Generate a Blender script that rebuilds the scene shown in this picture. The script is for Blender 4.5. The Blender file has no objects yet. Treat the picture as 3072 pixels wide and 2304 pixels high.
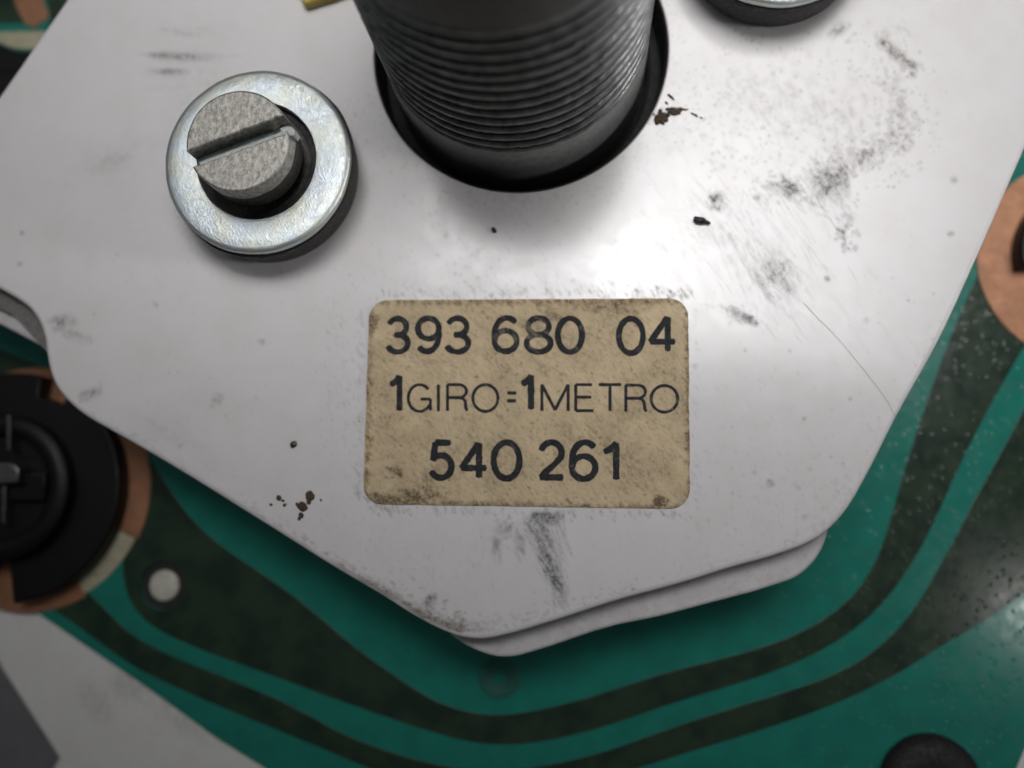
import bpy, bmesh, math, random
import numpy as np
from mathutils import Vector, Matrix
from mathutils.geometry import tessellate_polygon, delaunay_2d_cdt
from mathutils import noise as mnoise

random.seed(7)
MM = 0.001
sc = bpy.context.scene
COL = sc.collection

# ------------------------------------------------------------------ camera
# world: z = 0 is the top of the white cover, millimetres scaled to metres
FPX, CX, CY = 2987.0, 1536.0, 1152.0
NAD = (1745.0, 1490.0)                       # where the cover's normal vanishes
n = Vector(((NAD[0]-CX)/FPX, -(NAD[1]-CY)/FPX, -1.0)).normalized()
Zc = -n
Xc = (Vector((1, 0, 0)) - Zc*Zc.x).normalized()
Yc = Zc.cross(Xc)
R = Matrix((Xc, Yc, Zc))                     # camera -> world
tdep = FPX/44.0
lab = Vector(((1580-CX)/FPX, -(1212-CY)/FPX, -1.0))
D = tdep*lab.dot(n)                          # camera height over the cover, mm

cam_d = bpy.data.cameras.new('camera')
cam = bpy.data.objects.new('camera', cam_d)
COL.objects.link(cam)
cam.matrix_world = Matrix.Translation((0, 0, D*MM)) @ R.to_4x4()
cam_d.lens = 36.0*FPX/3072.0
cam_d.sensor_width = 36.0
cam_d.clip_start = 0.002
cam_d.clip_end = 10.0
cam_d.dof.use_dof = True
cam_d.dof.focus_distance = (tdep-3.3)*MM
cam_d.dof.aperture_fstop = 17.5
sc.camera = cam


def P(px, py, z=0.0):
    """point of the photograph's pixel on the plane z (mm)"""
    d = R @ Vector(((px-CX)/FPX, -(py-CY)/FPX, -1.0))
    t = (z-D)/d.z
    return Vector((d.x*t, d.y*t))


def RP(px, py, rpx, z=0.0):
    """radius in mm of a circle rpx pixels wide at that spot"""
    return (P(px+rpx, py, z)-P(px-rpx, py, z)).length/2


# ------------------------------------------------------------------ world and lamps
w = bpy.data.worlds.new('World')
sc.world = w
w.use_nodes = True
bg = w.node_tree.nodes['Background']
bg.inputs[0].default_value = (0.93, 0.96, 1.0, 1)
bg.inputs[1].default_value = 0.055


def lamp(name, loc, target, size, power, col, size_y=None, spread=None):
    l = bpy.data.lights.new(name, 'AREA')
    l.energy = power
    l.color = col
    l.size = size*MM
    if size_y:
        l.shape = 'ELLIPSE'
        l.size_y = size_y*MM
    if spread: l.spread = math.radians(spread)
    o = bpy.data.objects.new(name, l)
    COL.objects.link(o)
    o.location = Vector(loc)*MM
    d = (Vector(target)-Vector(loc)).normalized()
    o.rotation_euler = d.to_track_quat('-Z', 'Y').to_euler()
    return o


lamp('work_lamp', (33, 110, 180), (26, 74, 0), 140, 0.053, (1.0, 0.992, 0.985), spread=42)


def mirrored(px, py, z):
    """place at height z whose reflection in the cover is seen at that spot"""
    p = P(px, py, 0)*((D+z)/D)
    return (p.x, p.y, z)


lamp('desk_lamp', mirrored(1885, 800, 96), (10, 40, 0), 4.4, 0.00055, (1.0, 0.99, 0.97), 9, spread=80)
lamp('added_sheen_light', mirrored(1850, 800, 122), (8, 40, 0), 54, 0.0009, (0.93, 0.96, 1.0), 44, spread=80)  # added source, invented to lay a broad sheen round the desk lamp's glare
lamp('ceiling_lamp', mirrored(690, 420, 300), (-20, 20, 0), 150, 0.036, (0.97, 0.985, 1.0))
lamp('room_light', (262, -66, 520), (0, 0, 0), 9, 0.05, (1.0, 0.97, 0.94))
lamp('side_light', (112, 8, 42), (6, 28, 16), 26, 0.0025, (1.0, 0.98, 0.95), spread=26)

sc.view_settings.view_transform = 'Standard'
sc.view_settings.look = 'None'
sc.view_settings.exposure = 0.0
sc.view_settings.gamma = 1.0
sc.view_settings.use_curve_mapping = False
sc.render.film_transparent = False
sc.cycles.use_denoising = True

# ------------------------------------------------------------------ object helpers


def tag(o, label=None, cat=None, group=None, kind=None):
    if label: o['label'] = label
    if cat: o['category'] = cat
    if group: o['group'] = group
    if kind: o['kind'] = kind
    return o


def empty(name, x, y, z, label, cat, group=None):
    o = bpy.data.objects.new(name, None)
    COL.objects.link(o)
    o.location = Vector((x, y, z))*MM
    o.empty_display_size = 0.003
    return tag(o, label, cat, group)


def mesh_obj(name, verts, faces, mat, parent=None, smooth=True, loc=None, sharp=40):
    """verts in mm, in the parent's frame (or the world's)"""
    me = bpy.data.meshes.new(name)
    me.from_pydata([tuple(Vector(v)*MM) for v in verts], [], faces)
    me.update()
    bm = bmesh.new()
    bm.from_mesh(me)
    bmesh.ops.remove_doubles(bm, verts=bm.verts, dist=1e-7)
    bmesh.ops.recalc_face_normals(bm, faces=bm.faces)
    bm.to_mesh(me)
    bm.free()
    if smooth:
        me.polygons.foreach_set('use_smooth', [True]*len(me.polygons))
        me.set_sharp_from_angle(angle=math.radians(sharp))
    me.materials.append(mat)
    o = bpy.data.objects.new(name, me)
    COL.objects.link(o)
    if parent: o.parent = parent
    if loc is not None: o.location = Vector(loc)*MM
    return o


def catmull(pts, sub=6, closed=True):
    out = []
    N = len(pts)
    rng = N if closed else N-1
    for i in range(rng):
        if closed:
            p0, p1, p2, p3 = pts[i-1], pts[i], pts[(i+1) % N], pts[(i+2) % N]
        else:
            p0, p1, p2, p3 = pts[max(i-1, 0)], pts[i], pts[i+1], pts[min(i+2, N-1)]
        p0, p1, p2, p3 = map(Vector, (p0, p1, p2, p3))
        # centripetal-ish: limit tangents by neighbouring segment lengths
        l01, l12, l23 = (p1-p0).length, (p2-p1).length, (p3-p2).length
        t1 = (p2-p1)*0
        a = l12/(l01+l12) if l01+l12 > 0 else 0
        b = l12/(l23+l12) if l23+l12 > 0 else 0
        m1 = ((p2-p1)*(1-a)+(p1-p0)*(a if l01 > 0 else 0)*(l12/l01 if l01 > 0 else 0)) if l01 > 0 else (p2-p1)
        m2 = ((p2-p1)*(1-b)+(p3-p2)*b*(l12/l23 if l23 > 0 else 0)) if l23 > 0 else (p2-p1)
        for k in range(sub):
            t = k/sub
            t2, t3 = t*t, t*t*t
            out.append(p1*(2*t3-3*t2+1)+m1*(t3-2*t2+t)+p2*(-2*t3+3*t2)+m2*(t3-t2))
    if not closed: out.append(Vector(pts[-1]))
    return out


def area(poly):
    return 0.5*sum(poly[i-1].x*poly[i].y-poly[i].x*poly[i-1].y for i in range(len(poly)))


def offset(poly, d):
    """move a CCW outline inwards by d"""
    out = []
    N = len(poly)
    for i in range(N):
        a, b, c = poly[i-1], poly[i], poly[(i+1) % N]
        e = (b-a).normalized()+(c-b).normalized()
        if e.length < 1e-6: out.append(b.copy()); continue
        e.normalize()
        nn = Vector((-e.y, e.x))
        out.append(b+nn*d)
    return out


def inside(pts, rings):
    x, y = pts[:, 0], pts[:, 1]
    odd = np.zeros(len(pts), bool)
    for rg in rings:
        a, b = rg, np.roll(rg, -1, 0)
        for (ax, ay), (bx, by) in zip(a.tolist(), b.tolist()):
            if ay == by: continue
            c = (ay > y) != (by > y)
            odd ^= c & (x < (bx-ax)*(y-ay)/(by-ay)+ax)
    return odd


def slab(name, outline, z1, z0, mat, parent=None, bevel=0.0, holes=(), loc=None, steps=4, smooth=True, hole_bevel=0.0, grid=None):
    """solid with a rounded upper edge from an outline (mm); z1 top, z0 bottom"""
    outline = [Vector((p[0], p[1])) for p in outline]
    if area(outline) < 0: outline.reverse()
    V, F = [], []
    rings = []
    prof = [(0.0, z0)]
    if bevel > 0:
        for k in range(steps+1):
            a = math.pi/2*k/steps
            prof.append((bevel*(1-math.cos(a)), z1-bevel+bevel*math.sin(a)))
    else:
        prof.append((0.0, z1))
    for d, z in prof:
        ring = offset(outline, d) if d > 0 else outline
        rings.append([len(V)+i for i in range(len(ring))])
        V += [(p.x, p.y, z) for p in ring]
    for a, b in zip(rings[:-1], rings[1:]):
        for i in range(len(a)):
            j = (i+1) % len(a)
            F.append((a[i], a[j], b[j], b[i]))
    top = [rings[-1]]
    bot = [rings[0]]
    for h in holes:
        h = [Vector((p[0], p[1])) for p in h]
        if area(h) > 0: h.reverse()
        hr = []
        hprof = [(0.0, z0)]
        if hole_bevel > 0:
            for k in range(steps+1):
                a = math.pi/2*k/steps
                hprof.append((hole_bevel*(1-math.cos(a)), z1-hole_bevel+hole_bevel*math.sin(a)))
        else:
            hprof.append((0.0, z1))
        for d, z in hprof:
            ring = offset(h, d) if d > 0 else h
            hr.append([len(V)+i for i in range(len(ring))])
            V += [(p.x, p.y, z) for p in ring]
        for a, b in zip(hr[:-1], hr[1:]):
            for i in range(len(a)):
                j = (i+1) % len(a)
                F.append((a[i], a[j], b[j], b[i]))
        top.append(hr[-1])
        bot.append(hr[0])
    if grid:                                             # a fine net of vertices over the upper face, to carry its dirt
        sp, x0, y0, x1, y1 = grid
        rings2 = [np.array([[V[i][0], V[i][1]] for i in l]) for l in top]
        gx, gy = np.meshgrid(np.arange(x0, x1, sp), np.arange(y0, y1, sp*0.866))
        gx[::2] += sp/2
        g = np.stack([gx.ravel(), gy.ravel()], 1)
        ins = inside(g, rings2)
        for rg in rings2:                                # keep clear of the rims
            for a in rg:
                near = (np.abs(g[:, 0]-a[0]) < sp*0.4) & (np.abs(g[:, 1]-a[1]) < sp*0.4)
                ins &= ~near
        g = g[ins]
        allp = np.concatenate(rings2+[g])
        edges, base = [], 0
        for rg in rings2:
            edges += [(base+i, base+(i+1) % len(rg)) for i in range(len(rg))]
            base += len(rg)
        res = delaunay_2d_cdt([Vector(p) for p in allp.tolist()], edges, [], 0, 1e-7)
        vv = np.array([tuple(p) for p in res[0]])
        ff = np.array([tuple(f) for f in res[2]])
        ff = ff[inside(vv[ff].mean(1), rings2)]
        off = len(V)
        V += [(p[0], p[1], z1) for p in vv.tolist()]
        F += [(a+off, b+off, c+off) for a, b, c in ff.tolist()]
    for loops in ((bot,) if grid else (top, bot)):
        flat = [i for l in loops for i in l]
        tris = tessellate_polygon([[Vector((V[i][0], V[i][1], 0)) for i in l] for l in loops])
        F += [(flat[a], flat[b], flat[c]) for a, b, c in tris]
    o = mesh_obj(name, V, F, mat, parent, smooth=smooth, loc=loc)
    for p in o.data.polygons:
        if abs(p.normal.z) > 0.9999: p.use_smooth = False   # level faces stay truly flat
    return o


def lathe(name, profile, mat, parent=None, seg=96, loc=None, wob=None, sharp=40):
    V, F = [], []
    rows = []
    for k, (r, z) in enumerate(profile):
        if r < 1e-6:
            rows.append([len(V)]*seg)
            V.append((0, 0, z))
        else:
            rows.append([len(V)+i for i in range(seg)])
            for i in range(seg):
                a = 2*math.pi*i/seg
                rr = r*(1+(wob(a, k) if wob else 0))
                V.append((rr*math.cos(a), rr*math.sin(a), z))
    for a, b in zip(rows[:-1], rows[1:]):
        for i in range(seg):
            j = (i+1) % seg
            f = [a[i], a[j], b[j], b[i]]
            g = []
            for q in f:
                if q not in g: g.append(q)
            if len(g) > 2: F.append(tuple(g))
    return mesh_obj(name, V, F, mat, parent, loc=loc, sharp=sharp)


def circle(cx, cy, r, n=96, a0=0, a1=2*math.pi):
    return [Vector((cx+r*math.cos(a0+(a1-a0)*i/n), cy+r*math.sin(a0+(a1-a0)*i/n))) for i in range(n)]


# ------------------------------------------------------------------ material helpers


class NT:
    def __init__(self, name):
        self.m = bpy.data.materials.new(name)
        self.m.use_nodes = True
        self.t = self.m.node_tree
        self.b = self.t.nodes['Principled BSDF']
        tc = self.t.nodes.new('ShaderNodeTexCoord')
        s = self.t.nodes.new('ShaderNodeVectorMath'); s.operation = 'SCALE'
        self.t.links.new(tc.outputs['Object'], s.inputs[0])
        s.inputs['Scale'].default_value = 1000.0
        self.co = s.outputs[0]                  # object coordinates in mm

    def link(self, a, b): self.t.links.new(a, b)

    def set(self, sock, v):
        if isinstance(v, bpy.types.NodeSocket): self.link(v, sock)
        elif isinstance(v, tuple) and len(v) == 3 and sock.type == 'RGBA': sock.default_value = v+(1,)
        else: sock.default_value = v

    def noise(self, scale, detail=4, rough=0.55, vec=None, dist=0.0):
        nd = self.t.nodes.new('ShaderNodeTexNoise')
        self.link(vec or self.co, nd.inputs['Vector'])
        nd.inputs['Scale'].default_value = scale
        nd.inputs['Detail'].default_value = detail
        nd.inputs['Roughness'].default_value = rough
        nd.inputs['Distortion'].default_value = dist
        return nd.outputs['Fac']

    def mapping(self, loc=(0, 0, 0), rot=(0, 0, 0), scale=(1, 1, 1), kind='TEXTURE', vec=None):
        m = self.t.nodes.new('ShaderNodeMapping')
        m.vector_type = kind
        self.link(vec or self.co, m.inputs['Vector'])
        m.inputs['Location'].default_value = loc
        m.inputs['Rotation'].default_value = rot
        m.inputs['Scale'].default_value = scale
        return m.outputs[0]

    def ramp(self, x, lo, hi, a=0.0, b=1.0, smooth=True):
        r = self.t.nodes.new('ShaderNodeMapRange')
        if smooth: r.interpolation_type = 'SMOOTHSTEP'
        r.inputs['From Min'].default_value = lo
        r.inputs['From Max'].default_value = hi
        r.inputs['To Min'].default_value = a
        r.inputs['To Max'].default_value = b
        self.set(r.inputs['Value'], x)
        return r.outputs[0]

    def math(self, op, a, b=0.0, c=None, clamp=False):
        m = self.t.nodes.new('ShaderNodeMath')
        m.operation = op
        m.use_clamp = clamp
        self.set(m.inputs[0], a)
        self.set(m.inputs[1], b)
        if c is not None: self.set(m.inputs[2], c)
        return m.outputs[0]

    def mix(self, f, a, b):
        m = self.t.nodes.new('ShaderNodeMix')
        m.data_type = 'RGBA'
        self.set(m.inputs[0], f)
        self.set(m.inputs[6], a)
        self.set(m.inputs[7], b)
        return m.outputs[2]

    def blob(self, x, y, rx, ry, deg, wgt, acc=None, vec=None):
        """soft elliptical density round (x, y), mm; adds to acc"""
        v = self.mapping((x, y, 0), (0, 0, math.radians(deg)), (rx, ry, 1e6), vec=vec)
        g = self.t.nodes.new('ShaderNodeTexGradient')
        g.gradient_type = 'SPHERICAL'
        self.link(v, g.inputs[0])
        m = self.t.nodes.new('ShaderNodeMath')
        m.operation = 'MULTIPLY_ADD'
        self.link(g.outputs['Fac'], m.inputs[0])
        m.inputs[1].default_value = wgt
        self.set(m.inputs[2], acc if acc is not None else 0.0)
        return m.outputs[0]

    def bump(self, h, dist_mm, strength=1.0, prev=None):
        b = self.t.nodes.new('ShaderNodeBump')
        b.inputs['Distance'].default_value = dist_mm*MM
        b.inputs['Strength'].default_value = strength
        self.set(b.inputs['Height'], h)
        if prev is not None: self.link(prev, b.inputs['Normal'])
        return b.outputs[0]

    def fin(self, color, rough, metal=0.0, normal=None, coat=0.0, coat_rough=0.1, spec=0.5, sss=0.0):
        self.set(self.b.inputs['Base Color'], color)
        self.set(self.b.inputs['Roughness'], rough)
        self.set(self.b.inputs['Metallic'], metal)
        self.b.inputs['Specular IOR Level'].default_value = spec
        self.b.inputs['Coat Weight'].default_value = coat
        self.b.inputs['Coat Roughness'].default_value = coat_rough
        if normal is not None: self.link(normal, self.b.inputs['Normal'])
        return self.m


# ---- white plastic with its own dirt
def white_plastic(name, blobs_dark=(), blobs_speck=(), blobs_soft=(), blobs_tan=(), base=(0.735, 0.715, 0.725), wide=0.16):
    t = NT(name)
    n1 = t.noise(0.35, 3)
    fine = t.noise(9.0, 4, 0.6)
    col = t.mix(t.ramp(n1, 0.35, 0.7, 0, 1), base, (base[0]*0.96, base[1]*0.955, base[2]*0.94))
    # soft stains
    if blobs_soft:
        acc = None
        for b in blobs_soft: acc = t.blob(*b, acc=acc)
        nn = t.noise(1.3, 5, 0.65)
        s = t.math('MULTIPLY', acc, t.ramp(nn, 0.3, 0.65), clamp=True)
        col = t.mix(s, col, (0.20, 0.185, 0.15))
    # tan smears
    if blobs_tan:
        acc = None
        for b in blobs_tan: acc = t.blob(*b, acc=acc)
        col = t.mix(t.math('MULTIPLY', acc, t.ramp(t.noise(2.2, 3), 0.3, 0.55), clamp=True), col, (0.50, 0.40, 0.26))
    # brown-grey speckle: the density moves the threshold of a fine noise
    acc = wide
    for b in blobs_speck: acc = t.blob(*b, acc=acc)
    sp = t.noise(1.5, 7, 0.62)
    lev = t.math('SUBTRACT', 0.665, t.math('MULTIPLY', acc, 0.20))
    s = t.math('MULTIPLY', t.math('SUBTRACT', sp, lev), 3.2, clamp=True)
    col = t.mix(t.math('MULTIPLY', s, 0.55), col, (0.16, 0.135, 0.10))
    sp2 = t.noise(5.5, 3, 0.6, vec=t.mapping((0, 0, 0), (0, 0, math.radians(-50)), (2.2, 0.8, 1)))
    lev2 = t.math('SUBTRACT', 0.655, t.math('MULTIPLY', acc, 0.15))
    s2 = t.math('MULTIPLY', t.math('SUBTRACT', sp2, lev2), 7.0, clamp=True)
    col = t.mix(t.math('MULTIPLY', s2, 0.75), col, (0.17, 0.15, 0.125))
    # rubbed graphite-like marks, streaky
    if blobs_dark:
        acc = None
        for b in blobs_dark: acc = t.blob(*b, acc=acc)
        st = t.noise(3.6, 9, 0.80, vec=t.mapping((0, 0, 0), (0, 0, math.radians(-62)), (2.6, 0.62, 1)))
        s3 = t.math('MULTIPLY', t.math('SUBTRACT', t.math('ADD', st, t.math('MINIMUM', t.math('MULTIPLY', acc, 0.75), 0.37)), 0.60), 3.4, clamp=True)
        s3 = t.math('MULTIPLY', s3, t.ramp(t.noise(7.0, 6, 0.8), 0.36, 0.56, 0.45, 1.0))
        col = t.mix(t.math('MULTIPLY', s3, 0.85), col, (0.075, 0.075, 0.072))
    # fine scratches in the gloss
    sc1 = t.noise(3.0, 3, 0.6, vec=t.mapping((0, 0, 0), (0, 0, math.radians(-58)), (14, 0.16, 1)))
    sc2 = t.noise(3.0, 3, 0.6, vec=t.mapping((0, 0, 0), (0, 0, math.radians(-35)), (10, 0.2, 1)))
    scr = t.math('MAXIMUM', t.ramp(sc1, 0.62, 0.72), t.ramp(sc2, 0.65, 0.75))
    rough = t.math('ADD', t.ramp(t.noise(1.1, 4), 0.3, 0.7, 0.17, 0.26), t.math('MULTIPLY', s, 0.3))
    nb = t.bump(t.noise(0.12, 2), 0.05, 0.5)
    nb = t.bump(fine, 0.0015, 0.8, nb)
    nb = t.bump(scr, 0.0025, 1.0, nb)
    return t.fin(col, rough, normal=nb, spec=0.5)


def px_blobs(lst, z=0.0):
    out = []
    for (x, y, rx, ry, deg, wgt) in lst:
        p = P(x, y, z)
        out.append((p.x, p.y, rx/44.0, ry/44.0, deg, wgt))
    return out


def mat_cover():
    t = NT('white_cover_plastic')
    base = (0.735, 0.712, 0.722)
    col = t.mix(t.ramp(t.noise(0.35, 3), 0.35, 0.7, 0, 1), base, (base[0]*0.97, base[1]*0.965, base[2]*0.95))
    a = t.t.nodes.new('ShaderNodeAttribute'); a.attribute_name = 'soil'
    b = t.t.nodes.new('ShaderNodeAttribute'); b.attribute_name = 'soil_brown'
    grain = t.ramp(t.noise(11.0, 3, 0.6), 0.3, 0.7, 0.75, 1.2)
    d = t.math('MULTIPLY', a.outputs['Fac'], grain, clamp=True)
    col = t.mix(d, col, t.mix(b.outputs['Fac'], (0.055, 0.056, 0.054), (0.135, 0.10, 0.065)))
    sc1 = t.noise(3.0, 3, 0.6, vec=t.mapping((0, 0, 0), (0, 0, math.radians(-58)), (14, 0.16, 1)))
    sc2 = t.noise(3.0, 3, 0.6, vec=t.mapping((0, 0, 0), (0, 0, math.radians(-35)), (10, 0.2, 1)))
    scr = t.math('MAXIMUM', t.ramp(sc1, 0.62, 0.72), t.ramp(sc2, 0.65, 0.75))
    rough = t.math('ADD', t.ramp(t.noise(1.1, 4), 0.3, 0.7, 0.14, 0.20), t.math('MULTIPLY', a.outputs['Fac'], 0.4))
    nb = t.bump(t.noise(0.12, 2), 0.05, 0.5)
    nb = t.bump(t.noise(9.0, 4, 0.6), 0.0012, 0.8, nb)
    nb = t.bump(scr, 0.0035, 1.0, nb)
    return t.fin(col, rough, normal=nb, spec=0.5)


M_cover = mat_cover()
M_case = white_plastic('white_case_plastic', (), px_blobs([(300, 2100, 200, 160, 0, 0.4)], -8),
                       px_blobs([(320, 2080, 110, 80, 0, 0.5), (200, 2150, 120, 60, -50, 0.4), (480, 2200, 200, 70, -30, 0.35)], -8),
                       base=(0.74, 0.73, 0.71), wide=0.25)


def mat_green():
    t = NT('green_solder_mask')
    c = t.mix(t.ramp(t.noise(0.5, 4), 0.3, 0.7), (0.013, 0.20, 0.152), (0.011, 0.165, 0.128))
    sp = t.ramp(t.noise(7.0, 2), 0.72, 0.8)
    c = t.mix(t.math('MULTIPLY', sp, 0.12), c, (0.30, 0.34, 0.30))
    v = t.t.nodes.new('ShaderNodeTexVoronoi')
    t.link(t.co, v.inputs['Vector'])
    v.inputs['Scale'].default_value = 1.7
    nb = t.bump(t.ramp(v.outputs['Distance'], 0.0, 0.28), 0.03, 0.5)
    nb = t.bump(t.noise(0.22, 2), 0.02, 0.3, nb)
    return t.fin(c, t.ramp(t.noise(1.0, 3), 0.3, 0.7, 0.13, 0.20), normal=nb, spec=0.45)


def mat_trace():
    t = NT('masked_copper_track')
    c = t.mix(t.ramp(t.noise(0.4, 4), 0.35, 0.65), (0.026, 0.048, 0.028), (0.014, 0.030, 0.020))
    sp = t.ramp(t.noise(6.0, 3), 0.68, 0.78)
    c = t.mix(t.math('MULTIPLY', sp, 0.18), c, (0.16, 0.17, 0.14))
    v = t.t.nodes.new('ShaderNodeTexVoronoi')
    t.link(t.co, v.inputs['Vector'])
    v.inputs['Scale'].default_value = 1.7
    nb = t.bump(t.ramp(v.outputs['Distance'], 0.0, 0.28), 0.03, 0.5)
    nb = t.bump(t.noise(0.22, 2), 0.02, 0.3, nb)
    return t.fin(c, t.ramp(t.noise(1.0, 3), 0.3, 0.7, 0.13, 0.20), normal=nb, spec=0.45)


def mat_copper():
    t = NT('dull_copper')
    c = t.mix(t.ramp(t.noise(0.8, 4), 0.3, 0.7), (0.38, 0.180, 0.095), (0.30, 0.145, 0.08))
    c = t.mix(t.math('MULTIPLY', t.ramp(t.noise(3.0, 5), 0.55, 0.75), 0.4), c, (0.14, 0.075, 0.045))
    return t.fin(c, t.ramp(t.noise(2, 3), 0.3, 0.7, 0.38, 0.55), metal=0.45, normal=t.bump(t.noise(4, 3), 0.03, 0.5))


def plain(name, col, rough, metal=0.0, var=0.25, scale=2.0, bump=0.02, spec=0.5, dust=0.0):
    t = NT(name)
    c = t.mix(t.ramp(t.noise(scale, 4), 0.3, 0.7), col, tuple(x*(1-var) for x in col))
    if dust:
        c = t.mix(t.math('MULTIPLY', t.ramp(t.noise(scale*2.5, 5, 0.7), 0.5, 0.72), dust), c, (0.22, 0.20, 0.17))
    return t.fin(c, t.ramp(t.noise(scale*1.7, 3), 0.3, 0.7, rough*0.85, rough*1.2), metal=metal, normal=t.bump(t.noise(scale*3, 4), bump, 0.6), spec=spec)


def mat_thread():
    t = NT('blackened_steel_thread')
    sep = t.t.nodes.new('ShaderNodeSeparateXYZ'); t.link(t.co, sep.inputs[0])
    vec = t.mapping((0, 0, 0), (0, 0, 0), (1, 1, 0.35))
    c = t.mix(t.ramp(t.noise(1.2, 5, 0.65), 0.35, 0.7), (0.030, 0.032, 0.033), (0.060, 0.063, 0.064))
    c = t.mix(t.math('MULTIPLY', t.ramp(t.noise(2.2, 5, 0.7), 0.62, 0.72), 0.6), c, (0.20, 0.165, 0.12))
    at = t.t.nodes.new('ShaderNodeAttribute'); at.attribute_name = 'root_shade'  # groove roots are blackened in the colour to deepen their shade
    lit_wear = t.math('SUBTRACT', 1.0, at.outputs['Fac'])
    lit_wear = t.math('MULTIPLY', lit_wear, t.ramp(t.noise(1.0, 5, 0.7), 0.3, 0.65, 0.35, 1.0))
    c = t.mix(t.math('MULTIPLY', lit_wear, 0.8), c, (0.24, 0.25, 0.255))  # crests lightened both for wear and for the light they catch
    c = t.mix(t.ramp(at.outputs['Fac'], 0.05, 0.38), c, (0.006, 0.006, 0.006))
    g = t.ramp(t.noise(2.0, 5, 0.7, vec=t.mapping((3, 1, 2), (0, 0, 0), (1, 1, 0.5))), 0.40, 0.62)
    nb = t.bump(t.noise(7.0, 4, 0.7, vec=vec), 0.018, 0.7)
    return t.fin(c, t.math('ADD', 0.30, t.math('MULTIPLY', g, 0.22)), metal=0.75, normal=nb)


def mat_zinc():
    t = NT('zinc_plated_steel')
    sep = t.t.nodes.new('ShaderNodeSeparateXYZ'); t.link(t.co, sep.inputs[0])
    c = t.mix(t.ramp(t.noise(0.55, 3), 0.35, 0.65), (0.60, 0.66, 0.70), (0.64, 0.66, 0.60))
    c = t.mix(t.math('MULTIPLY', t.ramp(t.noise(3.5, 6, 0.75), 0.52, 0.75), 0.55), c, (0.32, 0.36, 0.38))
    brush = t.noise(3.2, 5, 0.75, vec=t.mapping((0, 0, 0), (0, 0, math.radians(30)), (0.35, 1.2, 1)))
    nb = t.bump(brush, 0.045, 0.8)
    nb = t.bump(t.noise(1.3, 4), 0.08, 0.4, nb)
    return t.fin(c, t.ramp(t.noise(2.5, 5, 0.7), 0.3, 0.7, 0.30, 0.48), metal=0.85, normal=nb)


def mat_head():
    t = NT('worn_screw_steel')
    v = t.mapping((0, 0, 0), (0, 0, math.radians(62)), (1.1, 0.6, 1))
    f = t.noise(2.2, 9, 0.82, vec=v)
    c = t.mix(t.ramp(f, 0.36, 0.62), (0.47, 0.455, 0.415), (0.17, 0.16, 0.145))
    c = t.mix(t.math('MULTIPLY', t.ramp(t.noise(5, 4, 0.7), 0.55, 0.72), 0.6), c, (0.52, 0.51, 0.48))
    nb = t.bump(f, 0.035, 0.9)
    return t.fin(c, 0.40, metal=0.55, normal=nb)


M_flange = plain('white_flange_plastic', (0.62, 0.60, 0.60), 0.35, var=0.12, scale=0.8, bump=0.01, dust=0.3)
M_green, M_trace, M_copper, M_thread, M_zinc, M_head = mat_green(), mat_trace(), mat_copper(), mat_thread(), mat_zinc(), mat_head()
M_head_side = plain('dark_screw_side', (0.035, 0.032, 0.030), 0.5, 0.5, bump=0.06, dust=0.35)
M_slot = plain('slot_steel', (0.16, 0.19, 0.19), 0.38, 0.7, bump=0.06)
M_burr = plain('bright_burr', (0.45, 0.47, 0.45), 0.38, 0.8, bump=0.1, scale=4)
M_rubber = plain('black_rubber', (0.012, 0.0115, 0.011), 0.70, bump=0.04, dust=0.10)
M_end = plain('dark_spigot_end', (0.035, 0.037, 0.038), 0.5, 0.4, bump=0.06, dust=0.25)
M_collar = plain('dark_collar', (0.27, 0.28, 0.28), 0.40, 0.45, bump=0.05, dust=0.22)
M_black = plain('black_plastic', (0.003, 0.003, 0.0035), 0.42, bump=0.03, dust=0.02, spec=0.25)
M_contact = plain('tinned_contact', (0.16, 0.16, 0.16), 0.35, 0.9, bump=0.04)
M_cream = plain('bare_laminate', (0.46, 0.43, 0.30), 0.5, bump=0.02)
M_peg = plain('white_peg_plastic', (0.62, 0.60, 0.52), 0.4, bump=0.03)
M_yellow = plain('yellow_plastic', (0.52, 0.38, 0.06), 0.4, bump=0.03)
M_table = plain('grey_table_top', (0.20, 0.20, 0.21), 0.6, bump=0.02, scale=1.0)
M_crumb = plain('brown_grit', (0.085, 0.055, 0.035), 0.8, bump=0.1, scale=6)
M_bit = plain('black_grit', (0.010, 0.012, 0.012), 0.35, bump=0.03, scale=6)
M_hair = plain('brown_hair', (0.50, 0.46, 0.40), 0.6)


def mat_ink():
    t = NT('blue_black_ink')
    c = t.mix(t.ramp(t.noise(5, 5, 0.75), 0.40, 0.66), (0.011, 0.012, 0.017), (0.035, 0.035, 0.038))
    a = t.t.nodes.new('ShaderNodeAttribute'); a.attribute_name = 'soil'
    c = t.mix(a.outputs['Fac'], c, (0.30, 0.26, 0.19))
    return t.fin(c, 0.7, spec=0.25)


M_ink = mat_ink()

# ------------------------------------------------------------------ the setting: a grey table top far below
slab('table', [(-400, -300), (400, -300), (400, 300), (-400, 300)], -40, -42, M_table)
tag(bpy.data.objects['table'], kind='structure')

# ------------------------------------------------------------------ white instrument case under the board
ZB = -12.0                                            # board's upper face
zc = ZB-0.6
case = [P(*q, zc) for q in [(-700, 1000), (-260, 1560), (0, 2011), (172, 2275), (60, 2480), (400, 2900), (3600, 2900), (3900, 1000), (3600, -700), (-900, -700)]]
inst = empty('instrument_case', 0, 0, zc, 'white plastic instrument case under the green board, smudged corner showing', 'instrument case')
slab('back_panel', case, 0, -22, M_case, inst, bevel=0.5)

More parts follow.
